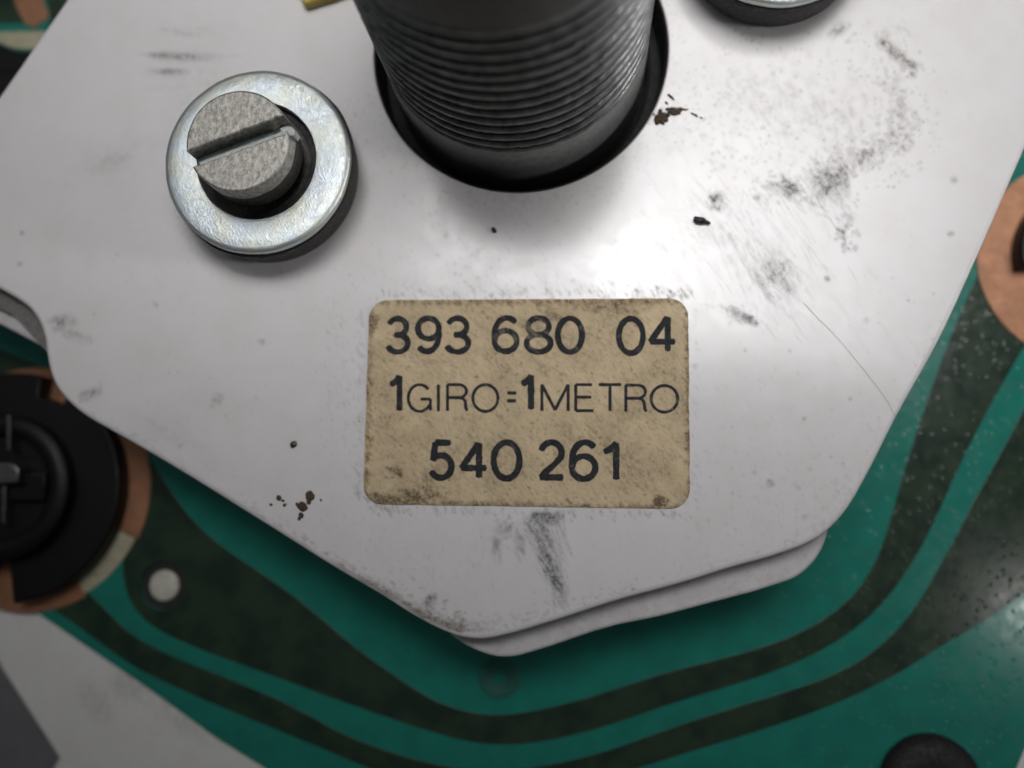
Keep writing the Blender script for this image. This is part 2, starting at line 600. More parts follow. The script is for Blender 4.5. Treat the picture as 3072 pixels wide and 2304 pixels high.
# ------------------------------------------------------------------ green circuit board
board_out = [P(*q, ZB) for q in [(-500, 1480), (0, 1776), (90, 1824), (278, 1952), (448, 2068), (646, 2212), (796, 2306), (1100, 2520), (2960, 2520), (3050, 2306), (3090, 2210), (3400, 1500), (3600, 700), (3600, -500), (-600, -500)]]
board = empty('circuit_board', 0, 0, ZB, 'green printed circuit board with dark curved tracks beneath the white cover', 'circuit board')
peg_c = P(490, 1757, ZB)
slab('board_sheet', board_out, 0, -0.35, M_green, board, bevel=0.06, holes=[circle(peg_c.x, peg_c.y, RP(490, 1757, 70, ZB), 48)], hole_bevel=0.05)

inner = [(3060, 560), (2882, 924), (2817, 1098), (2748, 1297), (2688, 1496), (2653, 1625), (2633, 1678), (2569, 1787), (2469, 1867), (2320, 1937), (2121, 1986), (1972, 2021),
         (1845, 2071), (1646, 2125), (1522, 2148), (1423, 2145), (1298, 2106), (1199, 2036), (1099, 1966), (1000, 1892), (895, 1787), (746, 1698), (622, 1608), (547, 1529), (480, 1420), (420, 1330)]
outerA = [(368, 1640), (368, 1738), (383, 1797), (423, 1857), (497, 1907), (646, 1966), (845, 2036), (1000, 2096), (1199, 2165), (1373, 2222), (1497, 2243), (1646, 2225), (1845, 2175),
          (1972, 2120), (2171, 2066), (2370, 2001), (2519, 1926), (2643, 1827), (2718, 1718), (2778, 1625), (2842, 1471), (2917, 1317), (2991, 1178), (3061, 1058), (3200, 820)]


def relax(pts, n=30):
    for _ in range(n):
        pts = [pts[0]]+[(pts[i-1]+pts[i]*2+pts[i+1])/4 for i in range(1, len(pts)-1)]+[pts[-1]]
    return pts


def region(px, z, closed_smooth=True, sub=4):
    return catmull([P(*q, z) for q in px], sub)


def tweak(v): return [Vector((p.x, p.y)) for p in v]


trA = relax(catmull([P(*q, ZB) for q in inner], 6, closed=False))+relax(catmull([P(*q, ZB) for q in outerA], 6, closed=False))
slab('inner_track', trA, 0.03, -0.05, M_trace, board, bevel=0.02, holes=[circle(peg_c.x, peg_c.y, RP(490, 1757, 70, ZB)+0.02, 48)])['label'] = 'dark masked track hugging the white cover'
upC = [(100, 1660), (200, 1730), (259, 1772), (308, 1817), (373, 1892), (448, 1942), (597, 2001), (746, 2061), (895, 2121), (1000, 2193), (1120, 2240), (1249, 2282), (1390, 2310), (1500, 2318), (1646, 2298),
       (1845, 2250), (1972, 2195), (2171, 2132), (2320, 2086), (2469, 2041), (2594, 1981), (2693, 1892), (2768, 1797), (2817, 1698), (2862, 1625), (2932, 1479), (3016, 1337), (3072, 1230), (3180, 1010)]
loC = [(3300, 1600), (3072, 1777), (2917, 1892), (2817, 1937), (2768, 1976), (2668, 2036), (2519, 2110), (2320, 2180), (2121, 2240), (1972, 2285), (1700, 2370), (1450, 2400), (1200, 2350), (995, 2255), (845, 2195),
       (646, 2116), (497, 2046), (398, 2006), (278, 1907), (154, 1822), (60, 1770)]
trC = relax(catmull([P(*q, ZB) for q in upC], 6, closed=False))+relax(catmull([P(*q, ZB) for q in loC], 6, closed=False))
slab('outer_track', trC, 0.03, -0.05, M_trace, board, bevel=0.02)['label'] = 'dark masked track following the outer edge'
# left upper dark patch seen in the notch, and the patch at the photo's upper left
slab('side_track', [P(*q, ZB) for q in [(-400, 880), (0, 1045), (140, 1105), (330, 1180), (330, 1300), (-400, 1300)]], 0.03, -0.05, M_trace, board, bevel=0.02)
slab('end_track', [P(*q, ZB) for q in [(-300, -300), (-300, 74), (70, 70), (115, 74), (20, -40), (-60, -300)]], 0.03, -0.05, M_trace, board, bevel=0.02)
slab('corner_track', [P(*q, ZB) for q in [(128, -60), (300, -60), (300, 90), (140, 92), (152, 60)]], 0.03, -0.05, M_trace, board, bevel=0.02)


def ringsec(c, r0, r1, a0, a1, n=48):
    A = [Vector((c.x+r1*math.cos(math.radians(a0+(a1-a0)*i/n)), c.y+r1*math.sin(math.radians(a0+(a1-a0)*i/n)))) for i in range(n+1)]
    B = [Vector((c.x+r0*math.cos(math.radians(a1+(a0-a1)*i/n)), c.y+r0*math.sin(math.radians(a1+(a0-a1)*i/n)))) for i in range(n+1)]
    return A+B


S = (D-ZB)/FPX*1.0                                    # mm per px on the board, about
LC, RC = P(98, 1466, ZB), P(3250, 782, ZB)
LR, RR = RP(98, 1466, 352, ZB), RP(3250, 782, 323, ZB)
slab('copper_pad', ringsec(LC, 3.0, LR, -24, 232), 0.13, -0.05, M_copper, board, bevel=0.04)
slab('copper_pad', ringsec(LC, 3.0, LR, 236, 300), 0.13, -0.05, M_copper, board, bevel=0.04)
slab('laminate_gap', ringsec(LC, 3.0, LR-0.25, -60, -24.5), 0.09, -0.05, M_cream, board, bevel=0.03)
slab('copper_pad', ringsec(RC, 2.0, RR, -250, 90), 0.13, -0.05, M_copper, board, bevel=0.04)
slab('copper_pad', [P(*q, ZB) for q in [(38, -120), (45, 10), (75, 70), (105, 86), (150, 50), (120, -20), (80, -120)]], 0.13, -0.05, M_copper, board, bevel=0.04)
slab('laminate_gap', [P(*q, ZB) for q in [(-200, 100), (130, 95), (220, 120), (120, 150), (40, 146), (-10, 126), (-200, 120)]], 0.12, -0.05, M_cream, board, bevel=0.03)
bp = P(1497, 2034, ZB)
lathe('board_dimple', [(0, -0.02), (0.5, 0.0), (1.0, 0.04), (1.36, 0.05), (1.6, 0.015), (1.75, -0.05)], plain('matte_green_film', (0.010, 0.12, 0.09), 0.6, bump=0.005), board, seg=64, loc=(bp.x, bp.y, 0))

# locating pegs
pg = empty('locating_peg', peg_c.x, peg_c.y, ZB-0.6, 'small white plastic peg poking through a hole in the green board', 'peg')
lathe('peg_shaft', [(1.24, 0), (1.24, 0.35), (1.18, 0.48), (1.03, 0.53), (0, 0.54)], M_peg, pg, seg=64)
lathe('peg_hole_shade', [(1.88, -0.3), (1.88, 0.30), (1.1, 0.25)], M_rubber, pg, seg=64)  # dark ring added for the shade inside the peg's hole
rb = P(2787, 2352, ZB)
stud = empty('rubber_stud', rb.x, rb.y, ZB, 'round dark domed stud on the green board near its lower corner', 'stud')
lathe('stud_dome', [(a*1.08, b) for a, b in [(3.45, 0), (3.45, 0.5), (3.3, 1.0), (2.95, 1.35), (2.3, 1.55), (1.7, 1.58), (1.4, 1.45), (0.8, 1.4), (0, 1.38)]], M_rubber, stud, seg=72)


# ------------------------------------------------------------------ bulb holders
def holder_outline(r, notches, depth):
    out = []
    for i in range(240):
        a = i*1.5
        rr = r
        for (na, nw, nd) in notches:
            d = abs((a-na+180) % 360-180)
            if d < nw: rr = r-nd
        out.append(Vector((rr*math.cos(math.radians(a)), rr*math.sin(math.radians(a)))))
    return out


def bulb_holder(c, r, notches, rot, label, z=ZB):
    h = empty('bulb_holder', c.x, c.y, z, label, 'bulb holder', 'black bulb holders twisted into the green board')
    h.rotation_euler.z = math.radians(rot)
    slab('flange', holder_outline(r, notches, 1.6), 1.9, 0.13, M_black, h, bevel=0.25)
    lathe('barrel', [(r*0.62, 1.9), (r*0.62, 3.3), (r*0.58, 3.55), (r*0.50, 3.6), (r*0.46, 3.4), (r*0.44, 2.6), (0, 2.6)], M_black, h, seg=72)
    slab('grip_bar', [(-r*0.42, -r*0.12), (r*0.42, -r*0.12), (r*0.42, r*0.12), (-r*0.42, r*0.12)], 3.3, 2.5, M_black, h, bevel=0.2)
    return h


hl = bulb_holder(P(62, 1462, ZB), RP(62, 1462, 326, ZB), [(267, 9, 3.2), (66, 9, 1.6), (160, 10, 1.4)], 0, 'black bulb holder on its copper ring at the cover\'s lower left edge')
# metal contact clips seen as a grey block and thin bright edges
hlc = P(62, 1462, ZB)


def onh(lst, h): return [P(*v, ZB+h)-hlc for v in lst]


slab('contact_clip', onh([(-70, 1384), (40, 1388), (58, 1408), (54, 1448), (-70, 1456)], 4.4), 4.4, 3.0, M_contact, hl, bevel=0.2)
slab('contact_edge', onh([(20, 1245), (30, 1245), (31, 1350), (21, 1350)], 4.0), 4.0, 2.0, M_contact, hl, bevel=0.03)
slab('contact_edge', onh([(6, 1458), (16, 1458), (15, 1570), (5, 1565)], 4.0), 4.0, 2.0, M_contact, hl, bevel=0.03)
hr = bulb_holder(P(3262, 775, ZB), RP(3262, 775, 232, ZB), [(206, 16, 1.6), (60, 14, 1.6)], 0, 'black bulb holder at the photo\'s right edge on a bare copper disc')

# black block put in for the dark opening beside the cover, upper left
cb = P(-60, 260, ZB)
con = empty('dark_opening_block', cb.x, cb.y, ZB, 'black plastic connector block by the cover\'s upper left edge', 'dark opening')
q = [P(*v, ZB+1.5)-cb for v in [(-300, 128), (-10, 128), (50, 150), (100, 152), (200, 160), (200, 620), (-300, 620)]]
slab('block_body', q, 1.5, 0.14, M_black, con, bevel=0.3)
q = [P(*v, ZB+2.4)-cb for v in [(-260, 200), (30, 205), (100, 240), (100, 560), (-260, 560)]]
slab('block_lid', q, 2.4, 1.5, M_black, con, bevel=0.3)


# ------------------------------------------------------------------ dirt, laid down stroke by stroke and stored in the vertices
rng = np.random.default_rng(11)


def value_noise(h, w, cell, octaves=4, rough=0.6):
    out = np.zeros((h, w)); amp = 1.0; tot = 0
    for _ in range(octaves):
        c = max(cell, 1.5)
        gh, gw = int(h/c)+3, int(w/c)+3
        g = rng.random((gh, gw))
        yy, xx = np.arange(h)/c, np.arange(w)/c
        y0, x0 = yy.astype(int), xx.astype(int)
        fy, fx = (yy-y0)[:, None], (xx-x0)[None, :]
        fy, fx = fy*fy*(3-2*fy), fx*fx*(3-2*fx)
        v = (g[y0][:, x0]*(1-fy)+g[y0+1][:, x0]*fy)*(1-fx)+(g[y0][:, x0+1]*(1-fy)+g[y0+1][:, x0+1]*fy)*fx
        out += v*amp; tot += amp; amp *= rough; cell /= 2
    return out/tot


class Canvas:
    """soil density over a window of the surface; coordinates are the photo's pixels on that surface"""

    def __init__(self, x0, y0, x1, y1, k):
        self.x0, self.y0, self.k = x0, y0, k
        self.w, self.h = int((x1-x0)*k), int((y1-y0)*k)
        self.a = np.zeros((self.h, self.w)); self.brown = np.zeros((self.h, self.w))

    def stroke(self, x, y, ln, ang, wd, dark, brown=0.0, curve=0.0):
        """a tapering rub ln long and wd wide, ang degrees clockwise from the right"""
        k = self.k
        x, y, ln, wd = (x-self.x0)*k, (y-self.y0)*k, ln*k, max(wd*k, 0.7)
        m = ln/2+wd*2+2
        ix0, ix1, iy0, iy1 = int(max(x-m, 0)), int(min(x+m+1, self.w)), int(max(y-m, 0)), int(min(y+m+1, self.h))
        if ix1 <= ix0 or iy1 <= iy0: return
        X, Y = np.meshgrid(np.arange(ix0, ix1)-x, np.arange(iy0, iy1)-y)
        c, s_ = math.cos(math.radians(ang)), math.sin(math.radians(ang))
        u, v = X*c+Y*s_, -X*s_+Y*c
        v = v+curve*u*u/max(ln, 1)
        t = np.clip(1-np.abs(u)/(ln/2+wd*0.5), 0, 1)
        d = dark*np.minimum(t*2.2, 1)*np.exp(-(v/(wd*0.5))**2)
        A = self.a[iy0:iy1, ix0:ix1]
        if dark > 0: A[:] = A+d*(1-A)
        else: A[:] = A*(1+d)
        if brown:
            B = self.brown[iy0:iy1, ix0:ix1]
            B[:] = np.maximum(B, brown*np.minimum(1, np.abs(d)*4))

    def field(self, n, cx, cy, rx, ry, rot, ln, ang, jit, wd, dark, brown=0.0, flat=False):
        c, s_ = math.cos(math.radians(rot)), math.sin(math.radians(rot))
        for _ in range(n):
            if flat:
                a, q = rng.random()*2*math.pi, math.sqrt(rng.random()); u, v = rx*q*math.cos(a), ry*q*math.sin(a)
            else:
                u, v = rng.normal()*rx*0.5, rng.normal()*ry*0.5
            self.stroke(cx+u*c-v*s_, cy+u*s_+v*c, ln*rng.uniform(0.4, 1.4), ang+rng.normal()*jit, wd*rng.uniform(0.5, 1.5), dark*rng.uniform(0.3, 1.2), brown*rng.uniform(0.4, 1))

    def dots(self, n, cx, cy, rx, ry, rot, rad, dark, brown=0.0, flat=True):
        self.field(n, cx, cy, rx, ry, rot, rad*1.2, 60, 60, rad*1.3, dark, brown, flat)

    def along(self, n, line, spread, rad, dark, brown, bias=1.0):
        seg = [(line[i], line[i+1]) for i in range(len(line)-1)]
        for _ in range(n):
            t = rng.random()**bias*len(seg)
            (ax, ay), (bx, by) = seg[min(int(t), len(seg)-1)]
            f = t-int(t)
            L = math.hypot(bx-ax, by-ay)
            nx, ny = (by-ay)/L, -(bx-ax)/L
            o = abs(rng.normal())*spread
            self.stroke(ax+(bx-ax)*f+nx*o, ay+(by-ay)*f+ny*o, rad*rng.uniform(0.6, 2.6), math.degrees(math.atan2(by-ay, bx-ax))+rng.normal()*25, rad*rng.uniform(0.5, 1.2), dark*rng.uniform(0.3, 1.2), brown)

    def put(self, o, z):
        """store the densities in the vertices of mesh object o (level z, mm)"""
        me = o.data
        n_ = len(me.vertices)
        co = np.empty(n_*3); me.vertices.foreach_get('co', co); co = co.reshape(-1, 3)/MM
        off = np.array(o.location)/MM
        if o.parent: off = off+np.array(o.parent.location)/MM
        co = co+off
        Rt = np.array(R.transposed())
        cc = (co-np.array([0, 0, D]))@Rt.T
        px = CX-FPX*cc[:, 0]/cc[:, 2]; py = CY+FPX*cc[:, 1]/cc[:, 2]
        u = np.clip((px-self.x0)*self.k-0.5, 0, self.w-1.001); v = np.clip((py-self.y0)*self.k-0.5, 0, self.h-1.001)
        iu, iv = u.astype(int), v.astype(int); fu, fv = u-iu, v-iv
        lev = np.abs(co[:, 2]-z) < 0.5
        for nm, A in (('soil', self.a), ('soil_brown', self.brown)):
            val = (A[iv, iu]*(1-fu)+A[iv, iu+1]*fu)*(1-fv)+(A[iv+1, iu]*(1-fu)+A[iv+1, iu+1]*fu)*fv
            at = me.attributes.new(nm, 'FLOAT', 'POINT')
            at.data.foreach_set('value', (val*lev).astype(np.float32))


cv = Canvas(-60, -60, 3140, 2000, 0.5)
# faint mottling and handling film
film = value_noise(cv.h, cv.w, 160, 5, 0.62)
fine = value_noise(cv.h, cv.w, 14, 3, 0.7)
cv.a += np.clip((film-0.52)*0.8, 0, 1)*0.35+np.clip(fine-0.62, 0, 1)*0.10
# rubbed grey marks right of the spigot
cv.field(150, 2478, 540, 66, 66, 0, 46, 58, 14, 7, 0.24)
cv.field(70, 2500, 565, 40, 60, 20, 60, 62, 8, 4, 0.40)
cv.field(40, 2440, 600, 60, 40, 30, 36, 55, 20, 4, 0.25)
cv.field(90, 2350, 560, 66, 30, 8, 28, 40, 25, 6, 0.34)
cv.field(30, 2372, 566, 26, 22, 0, 26, 40, 25, 7, 0.5)
cv.field(60, 2290, 590, 60, 60, 0, 40, 58, 15, 5, 0.14)
cv.field(40, 2545, 640, 40, 60, 0, 26, 60, 30, 4, 0.3)
cv.dots(40, 2540, 700, 40, 60, 0, 6, 0.5)
cv.field(22, 2530, 705, 16, 30, -10, 24, 60, 20, 5, 0.5)
cv.stroke(2500, 672, 90, 58, 4, 0.35); cv.stroke(2224, 600, 80, 100, 4, 0.18); cv.stroke(2360, 620, 110, 55, 4, 0.3)
cv.field(230, 2240, 740, 190, 120, 30, 90, 58, 7, 6, 0.11, 0.5)
cv.field(140, 2330, 840, 80, 110, 10, 60, 60, 10, 6, 0.18, 0.5)
cv.field(60, 2310, 820, 40, 60, 10, 30, 60, 18, 6, 0.22, 0.5)
cv.field(60, 2150, 600, 26, 34, 10, 22, 60, 30, 5, 0.30, 0.3)
cv.dots(14, 2143, 594, 10, 10, 0, 9, 0.5)
cv.field(90, 2120, 700, 90, 60, 0, 40, 50, 20, 6, 0.08, 0.4)
cv.field(120, 2218, 948, 44, 20, 22, 14, 50, 50, 5, 0.24)
cv.dots(20, 2255, 962, 18, 9, 30, 7, 0.6); cv.field(40, 2170, 925, 60, 16, 5, 16, 30, 40, 5, 0.14)
# brown speckled area and its arc
cv.field(420, 2420, 330, 300, 170, 0, 26, 60, 40, 14, 0.085, 1.0)
cv.dots(420, 2430, 330, 420, 290, 0, 5.0, 0.34, 1.0)
cv.field(150, 2690, 330, 50, 150, -6, 14, 60, 50, 9, 0.26, 1.0)
cv.field(190, 2600, 460, 150, 42, -28, 13, 60, 50, 9, 0.30, 1.0)
cv.dots(60, 2620, 440, 170, 60, -28, 6, 0.45, 0.7)
cv.dots(50, 2710, 320, 40, 150, 0, 6, 0.4, 0.8)
cv.field(110, 2560, 380, 130, 100, 0, 20, 60, 40, 9, 0.10, 0.7)
for q in range(70):
    f = rng.random()
    cv.stroke(2640+108*f+rng.normal()*8, 118+92*f+rng.normal()*10, 22, 45+rng.normal()*20, 13, 0.26, 0.7)
cv.field(60, 2710, 90, 60, 40, 45, 24, 50, 30, 5, 0.10, 0.5)
cv.field(60, 2250, 260, 120, 40, -10, 22, 20, 40, 10, 0.09, 0.7)
cv.field(60, 2310, 330, 60, 50, 0, 40, 70, 20, 6, 0.08, 0.4)
for q in range(26): cv.stroke(2520+rng.normal()*16-20*0, 92-rng.normal()*10, 44, -45, 14, 0.12, 1.0)
cv.dots(110, 2180, 380, 230, 120, 0, 5, 0.3, 0.5)
# dust thrown out round the hole and the grommets
for q in range(520):
    a = math.radians(rng.uniform(-20, 165)); rr = 448+abs(rng.normal())*46
    cv.stroke(1559+rr*math.cos(a), 147+rr*0.985*math.sin(a), 7, rng.uniform(0, 180), 5, 0.24*rng.random(), 0.5)
for q in range(160):
    a = math.radians(rng.uniform(-60, 170)); rr = 285+abs(rng.normal())*40
    cv.stroke(800+rr*math.cos(a), 515+rr*math.sin(a), 7, rng.uniform(0, 180), 6, 0.18*rng.random(), 0.4)
cv.field(60, 1560, 600, 230, 24, 0, 12, 20, 60, 6, 0.16, 0.4)
# fringe of dirt round the label
for x0_, y0_, x1_, y1_, n_, dk in ((1110, 886, 2060, 878, 150, 0.42), (1940, 880, 2070, 884, 40, 0.5), (1082, 930, 1074, 1500, 110, 0.30), (2086, 930, 2086, 1500, 60, 0.25), (1100, 1528, 2060, 1544, 150, 0.5), (1090, 1500, 1200, 1530, 30, 0.5)):
    for q in range(n_):
        f = rng.random()
        cv.stroke(x0_+(x1_-x0_)*f+rng.normal()*6, y0_+(y1_-y0_)*f+rng.normal()*9, 16*rng.uniform(0.4, 1.3), 58+rng.normal()*14, 4.5, dk*rng.uniform(0.2, 1.2), 0.35)
cv.field(110, 1560, 860, 500, 30, 0, 15, 58, 12, 4, 0.18, 0.3)
cv.field(160, 1020, 1150, 60, 400, 0, 15, 58, 12, 4, 0.22, 0.3)
# grey rub under the label with its tail
cv.field(60, 1640, 1562, 46, 16, 0, 22, 20, 50, 8, 0.42)
cv.dots(26, 1640, 1552, 50, 14, 0, 12, 0.5)
for q in range(230):
    f = rng.random()**0.8
    cx_ = 1596+88*f+(1-f)*rng.normal()*33+f*rng.normal()*13+(14 if f < 0.5 else 0)
    cv.stroke(cx_, 1560+215*f, 70*rng.uniform(0.4, 1.3), 71+rng.normal()*6, 4.8, 0.40*rng.uniform(0.3, 1.3)*(1.1-0.5*f))
for q in range(60):
    f = rng.random()
    cv.stroke(1590+70*f+rng.normal()*9, 1580+150*f, 80, 68+rng.normal()*5, 5, 0.26)
cv.field(60, 1560, 1625, 20, 50, 0, 40, 75, 10, 5, 0.22)
cv.field(90, 1515, 1590, 36, 34, 0, 12, 70, 50, 6, 0.26); cv.field(40, 1490, 1640, 18, 36, 0, 26, 78, 15, 6, 0.2)
cv.field(50, 1430, 1640, 60, 60, 0, 26, 80, 20, 6, 0.07); cv.field(50, 1680, 1790, 36, 40, 0, 34, 66, 12, 3.5, 0.24)
for dx in (0, 9): cv.stroke(1610+dx, 1655, 190, 67, 3.2, -0.75, curve=0.12)
cv.stroke(1672, 1765, 90, 60, 3, 0.6)
# grime along the lower left rim, then the lower rim
rim = [(700, 1502), (845, 1592), (995, 1686), (1149, 1776), (1249, 1838), (1318, 1872), (1380, 1894)]
cv.along(420, rim, 16, 7, 0.34, 1.0, 0.7); cv.along(120, rim[2:], 7, 12, 0.5, 0.9); cv.along(60, rim[3:], 40, 6, 0.5, 0.7)
cv.along(160, [(249, 1232), (413, 1325), (547, 1404), (700, 1502)], 9, 7, 0.10, 0.8)
cv.along(200, [(1380, 1894), (1448, 1900), (1522, 1886), (1646, 1850), (1900, 1775)], 22, 6, 0.34, 0.6, 1.6)
cv.along(160, [(1646, 1852), (2094, 1720), (2345, 1644), (2469, 1590), (2548, 1508), (2693, 1235), (2922, 790)][::1], 18, 6, 0.22, 0.7)
cv.field(30, 1288, 1808, 14, 26, 20, 20, 70, 30, 6, 0.5); cv.stroke(1300, 1850, 40, 55, 5, 0.6)
# smudges of the left half
for cx_, cy_, rx_, ry_, n_, dk in ((500, 166, 70, 9, 40, .065), (560, 172, 90, 7, 26, .06), (600, 170, 90, 20, 20, .04), (505, 213, 46, 8, 40, .05), (560, 96, 60, 14, 20, .04), (560, 260, 160, 50, 40, .03)):
    for q in range(n_): cv.stroke(cx_+rng.normal()*rx_*0.5, cy_+rng.normal()*ry_*0.5, 70, 2+rng.normal()*4, 11, dk)
cv.field(50, 186, 968, 34, 22, 20, 22, -40, 30, 12, 0.16); cv.field(50, 215, 1004, 60, 14, 15, 20, 20, 40, 10, 0.10); cv.field(40, 272, 1178, 36, 12, -25, 22, -25, 25, 12, 0.16, 0.4)
cv.field(60, 330, 480, 130, 50, -35, 60, -35, 20, 30, 0.03); cv.field(60, 500, 1290, 180, 60, 28, 60, 20, 30, 28, 0.025, 0.5)
cv.dots(5, 648, 1200, 12, 16, 20, 16, 0.3, 1.0); cv.dots(3, 466, 914, 5, 5, 0, 12, 0.35, 0.5); cv.dots(4, 785, 1025, 4, 4, 0, 10, 0.3, 0.4)
# the ticks everywhere, thicker to the right and round the label
cv.field(900, 1536, 1200, 1500, 900, 0, 11, 58, 14, 4, 0.13, 0.4, flat=True)
cv.field(420, 2250, 1450, 420, 330, 0, 15, 58, 10, 4, 0.17, 0.5)
cv.field(260, 1250, 800, 420, 200, 0, 9, 58, 20, 4, 0.2, 0.4)
cv.field(120, 1250, 1700, 300, 110, 20, 13, 62, 20, 4, 0.17, 0.5)
cv.dots(160, 1536, 1100, 1500, 900, 0, 5, 0.35, 0.5)
cv.dots(60, 2480, 1480, 120, 120, 0, 7, 0.2, 0.7)
for x_, y_, rr_ in ((1435, 835, 8), (1350, 910, 5), (2270, 590, 8), (2598, 960, 9), (2550, 1195, 9), (2310, 1448, 11), (2260, 1417, 10), (2480, 836, 7), (2410, 1255, 8), (65, 700, 9), (58, 790, 7), (530, 530, 6), (2860, 540, 10), (2850, 700, 8), (1900, 1770, 10)):
    cv.dots(2, x_, y_, 2, 2, 0, rr_, 0.5, 0.3)
gr = value_noise(cv.h, cv.w, 5, 3, 0.8)
cv.a = np.clip(cv.a*np.clip(0.62+(gr-0.4)*1.5, 0.35, 1.25), 0, 1)


# ------------------------------------------------------------------ white cover of the speedometer
AX = P(1549, 138, 0)                                  # spigot axis on the cover
AX = AX+Vector((0.02, 0.0))
out_px = [(330, -190), (196, 0), (0, 281), (-140, 480), (-230, 640), (-210, 740), (-110, 812), (0, 868), (50, 897), (90, 929), (114, 964), (129, 1005), (137, 1059), (149, 1118), (169, 1163), (199, 1200),
          (249, 1243), (318, 1284), (413, 1338), (547, 1417), (746, 1541), (845, 1603), (995, 1698), (1149, 1789), (1249, 1852), (1318, 1888), (1380, 1911), (1448, 1918), (1522, 1904), (1646, 1868), (1845, 1804),
          (2094, 1735), (2171, 1710), (2345, 1660), (2420, 1632), (2469, 1604), (2511, 1566), (2548, 1520), (2594, 1441), (2693, 1247), (2817, 1024), (2922, 798), (3072, 455), (3240, 80), (3330, -150), (3250, -420), (900, -520)]
cover = empty('speedometer_cover', 0, 0, 0, 'smudged white plastic speedometer cover with paper label and round spigot hole', 'cover')
outl = catmull([P(*v, 0) for v in out_px], 5)
hc = P(1559, 147, 0)
HR = RP(1559, 147, 442)
slab('cover_plate', outl, 0, -1.5, M_cover, cover, bevel=0.34, holes=[circle(hc.x, hc.y, HR, 128)], hole_bevel=0.12, grid=(0.13, -43, -14, 33, 36))
cv.put(bpy.data.objects['cover_plate'], 0)
zf = -2.3
fl_px = [(-400, 780), (-150, 905), (0, 974), (124, 1039), (300, 1130), (420, 1250), (700, 1440), (1100, 1700), (1300, 1850), (1368, 1917), (1428, 1951), (1497, 1971), (1547, 1969), (1597, 1956), (1845, 1877), (1972, 1851),
         (2121, 1812), (2320, 1757), (2395, 1728), (2444, 1683), (2469, 1643), (2500, 1520), (2560, 1380), (2800, 900), (3100, 200), (3000, -400), (500, -500), (280, 60), (60, 380)]
slab('lower_flange', catmull([P(*v, zf) for v in fl_px], 4), zf, ZB+0.0, M_flange, cover, bevel=0.25, holes=[circle(hc.x, hc.y, HR+0.1, 96)])
# core between lid and flange that closes the gap
core = [P(*v, zf) for v in [(-200, 830), (60, 950), (330, 1250), (1150, 1740), (1400, 1850), (1900, 1730), (2340, 1610), (2450, 1500), (3000, 300), (2900, -400), (500, -450), (180, 160)]]
slab('inner_wall', core, -1.45, zf-0.1, plain('dusty_joint', (0.20, 0.19, 0.18), 0.7), cover, holes=[circle(hc.x, hc.y, HR+0.05, 96)])

# ------------------------------------------------------------------ threaded spigot
spg = empty('threaded_spigot', AX.x, AX.y, -1.5, 'dark threaded metal cable spigot standing in the round hole of the cover', 'spigot')
RS = RP(1556, 140, 388)
Z0, Z1, ZT = 3.9, 21.3, 25.2


def thread_mesh():
    seg, pitch = 288, 1.32
    V, F, W = [], [], []
    zs = []
    z = Z0
    while z < Z1+1e-6:
        zs.append(z); z += 0.09
    for z in zs:
        for i in range(seg):
            a = 2*math.pi*i/seg
            ph = ((z-Z0)/pitch-i/seg) % 1.0
            tri = min(abs(ph-0.5)*2/0.72, 1.0)         # 1 on the crest, 0 in the root
            fade = min(1, (z-Z0)/0.8, (Z1-z)/0.5)
            dpt = 0.80*(1-tri)*max(0, fade)
            q3 = Vector((math.cos(a)*RS, math.sin(a)*RS, z))
            ding = max(0, mnoise.noise(q3*2.2)-0.30)*0.16*tri+max(0, mnoise.noise(q3*5)-0.40)*0.16*tri
            r = RS-dpt-ding
            V.append((r*math.cos(a), r*math.sin(a), z+1.5))
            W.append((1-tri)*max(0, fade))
    for k in range(len(zs)-1):
        for i in range(seg):
            j = (i+1) % seg
            F.append((k*seg+i, k*seg+j, (k+1)*seg+j, (k+1)*seg+i))
    return V, F, W


V, F, W = thread_mesh()
th = mesh_obj('thread', V, F, M_thread, spg, sharp=80)
assert len(th.data.vertices) == len(W)
ga = th.data.attributes.new('root_shade', 'FLOAT', 'POINT')
ga.data.foreach_set('value', W)
lathe('spigot_base', [(RS+0.02, -6), (RS+0.02, 3.4), (RS+0.0, 4.3), (RS-0.1, 5.1), (RS-0.12, 5.42)], M_collar, spg, seg=128)
lathe('spigot_end', [(RS-0.02, Z1+1.45), (RS-0.10, ZT+0.7), (RS-0.9, ZT+1.5), (RS-2.2, ZT+1.5), (RS-2.4, ZT+0.9), (RS-2.4, 2), (0, 2)], M_end, spg, seg=128)
slab('dark_gap_floor', circle(hc.x-AX.x, hc.y-AX.y, HR+1.5, 96), -4.2, -5.5, M_rubber, spg)  # dark disc added so the gap round the spigot shows black
lathe('rubber_ring', [(RS+.02, -3.4), (RS+.04, -2.3), (RS+.3, -2.1), (HR-.3, -2.2), (HR-.02, -2.6)], M_rubber, spg, seg=128, loc=(hc.x-AX.x, hc.y-AX.y, 0))
lathe('seat_ring', [(HR-.02, -1.6), (HR-.02, 1.38), (HR-.08, 1.44), (HR-.14, 1.38), (HR-.2, 0.6), (HR-.27, -2.2)], M_rubber, spg, seg=128, loc=(hc.x-AX.x, hc.y-AX.y, 0))

# ------------------------------------------------------------------ slotted screws with washer and grommet


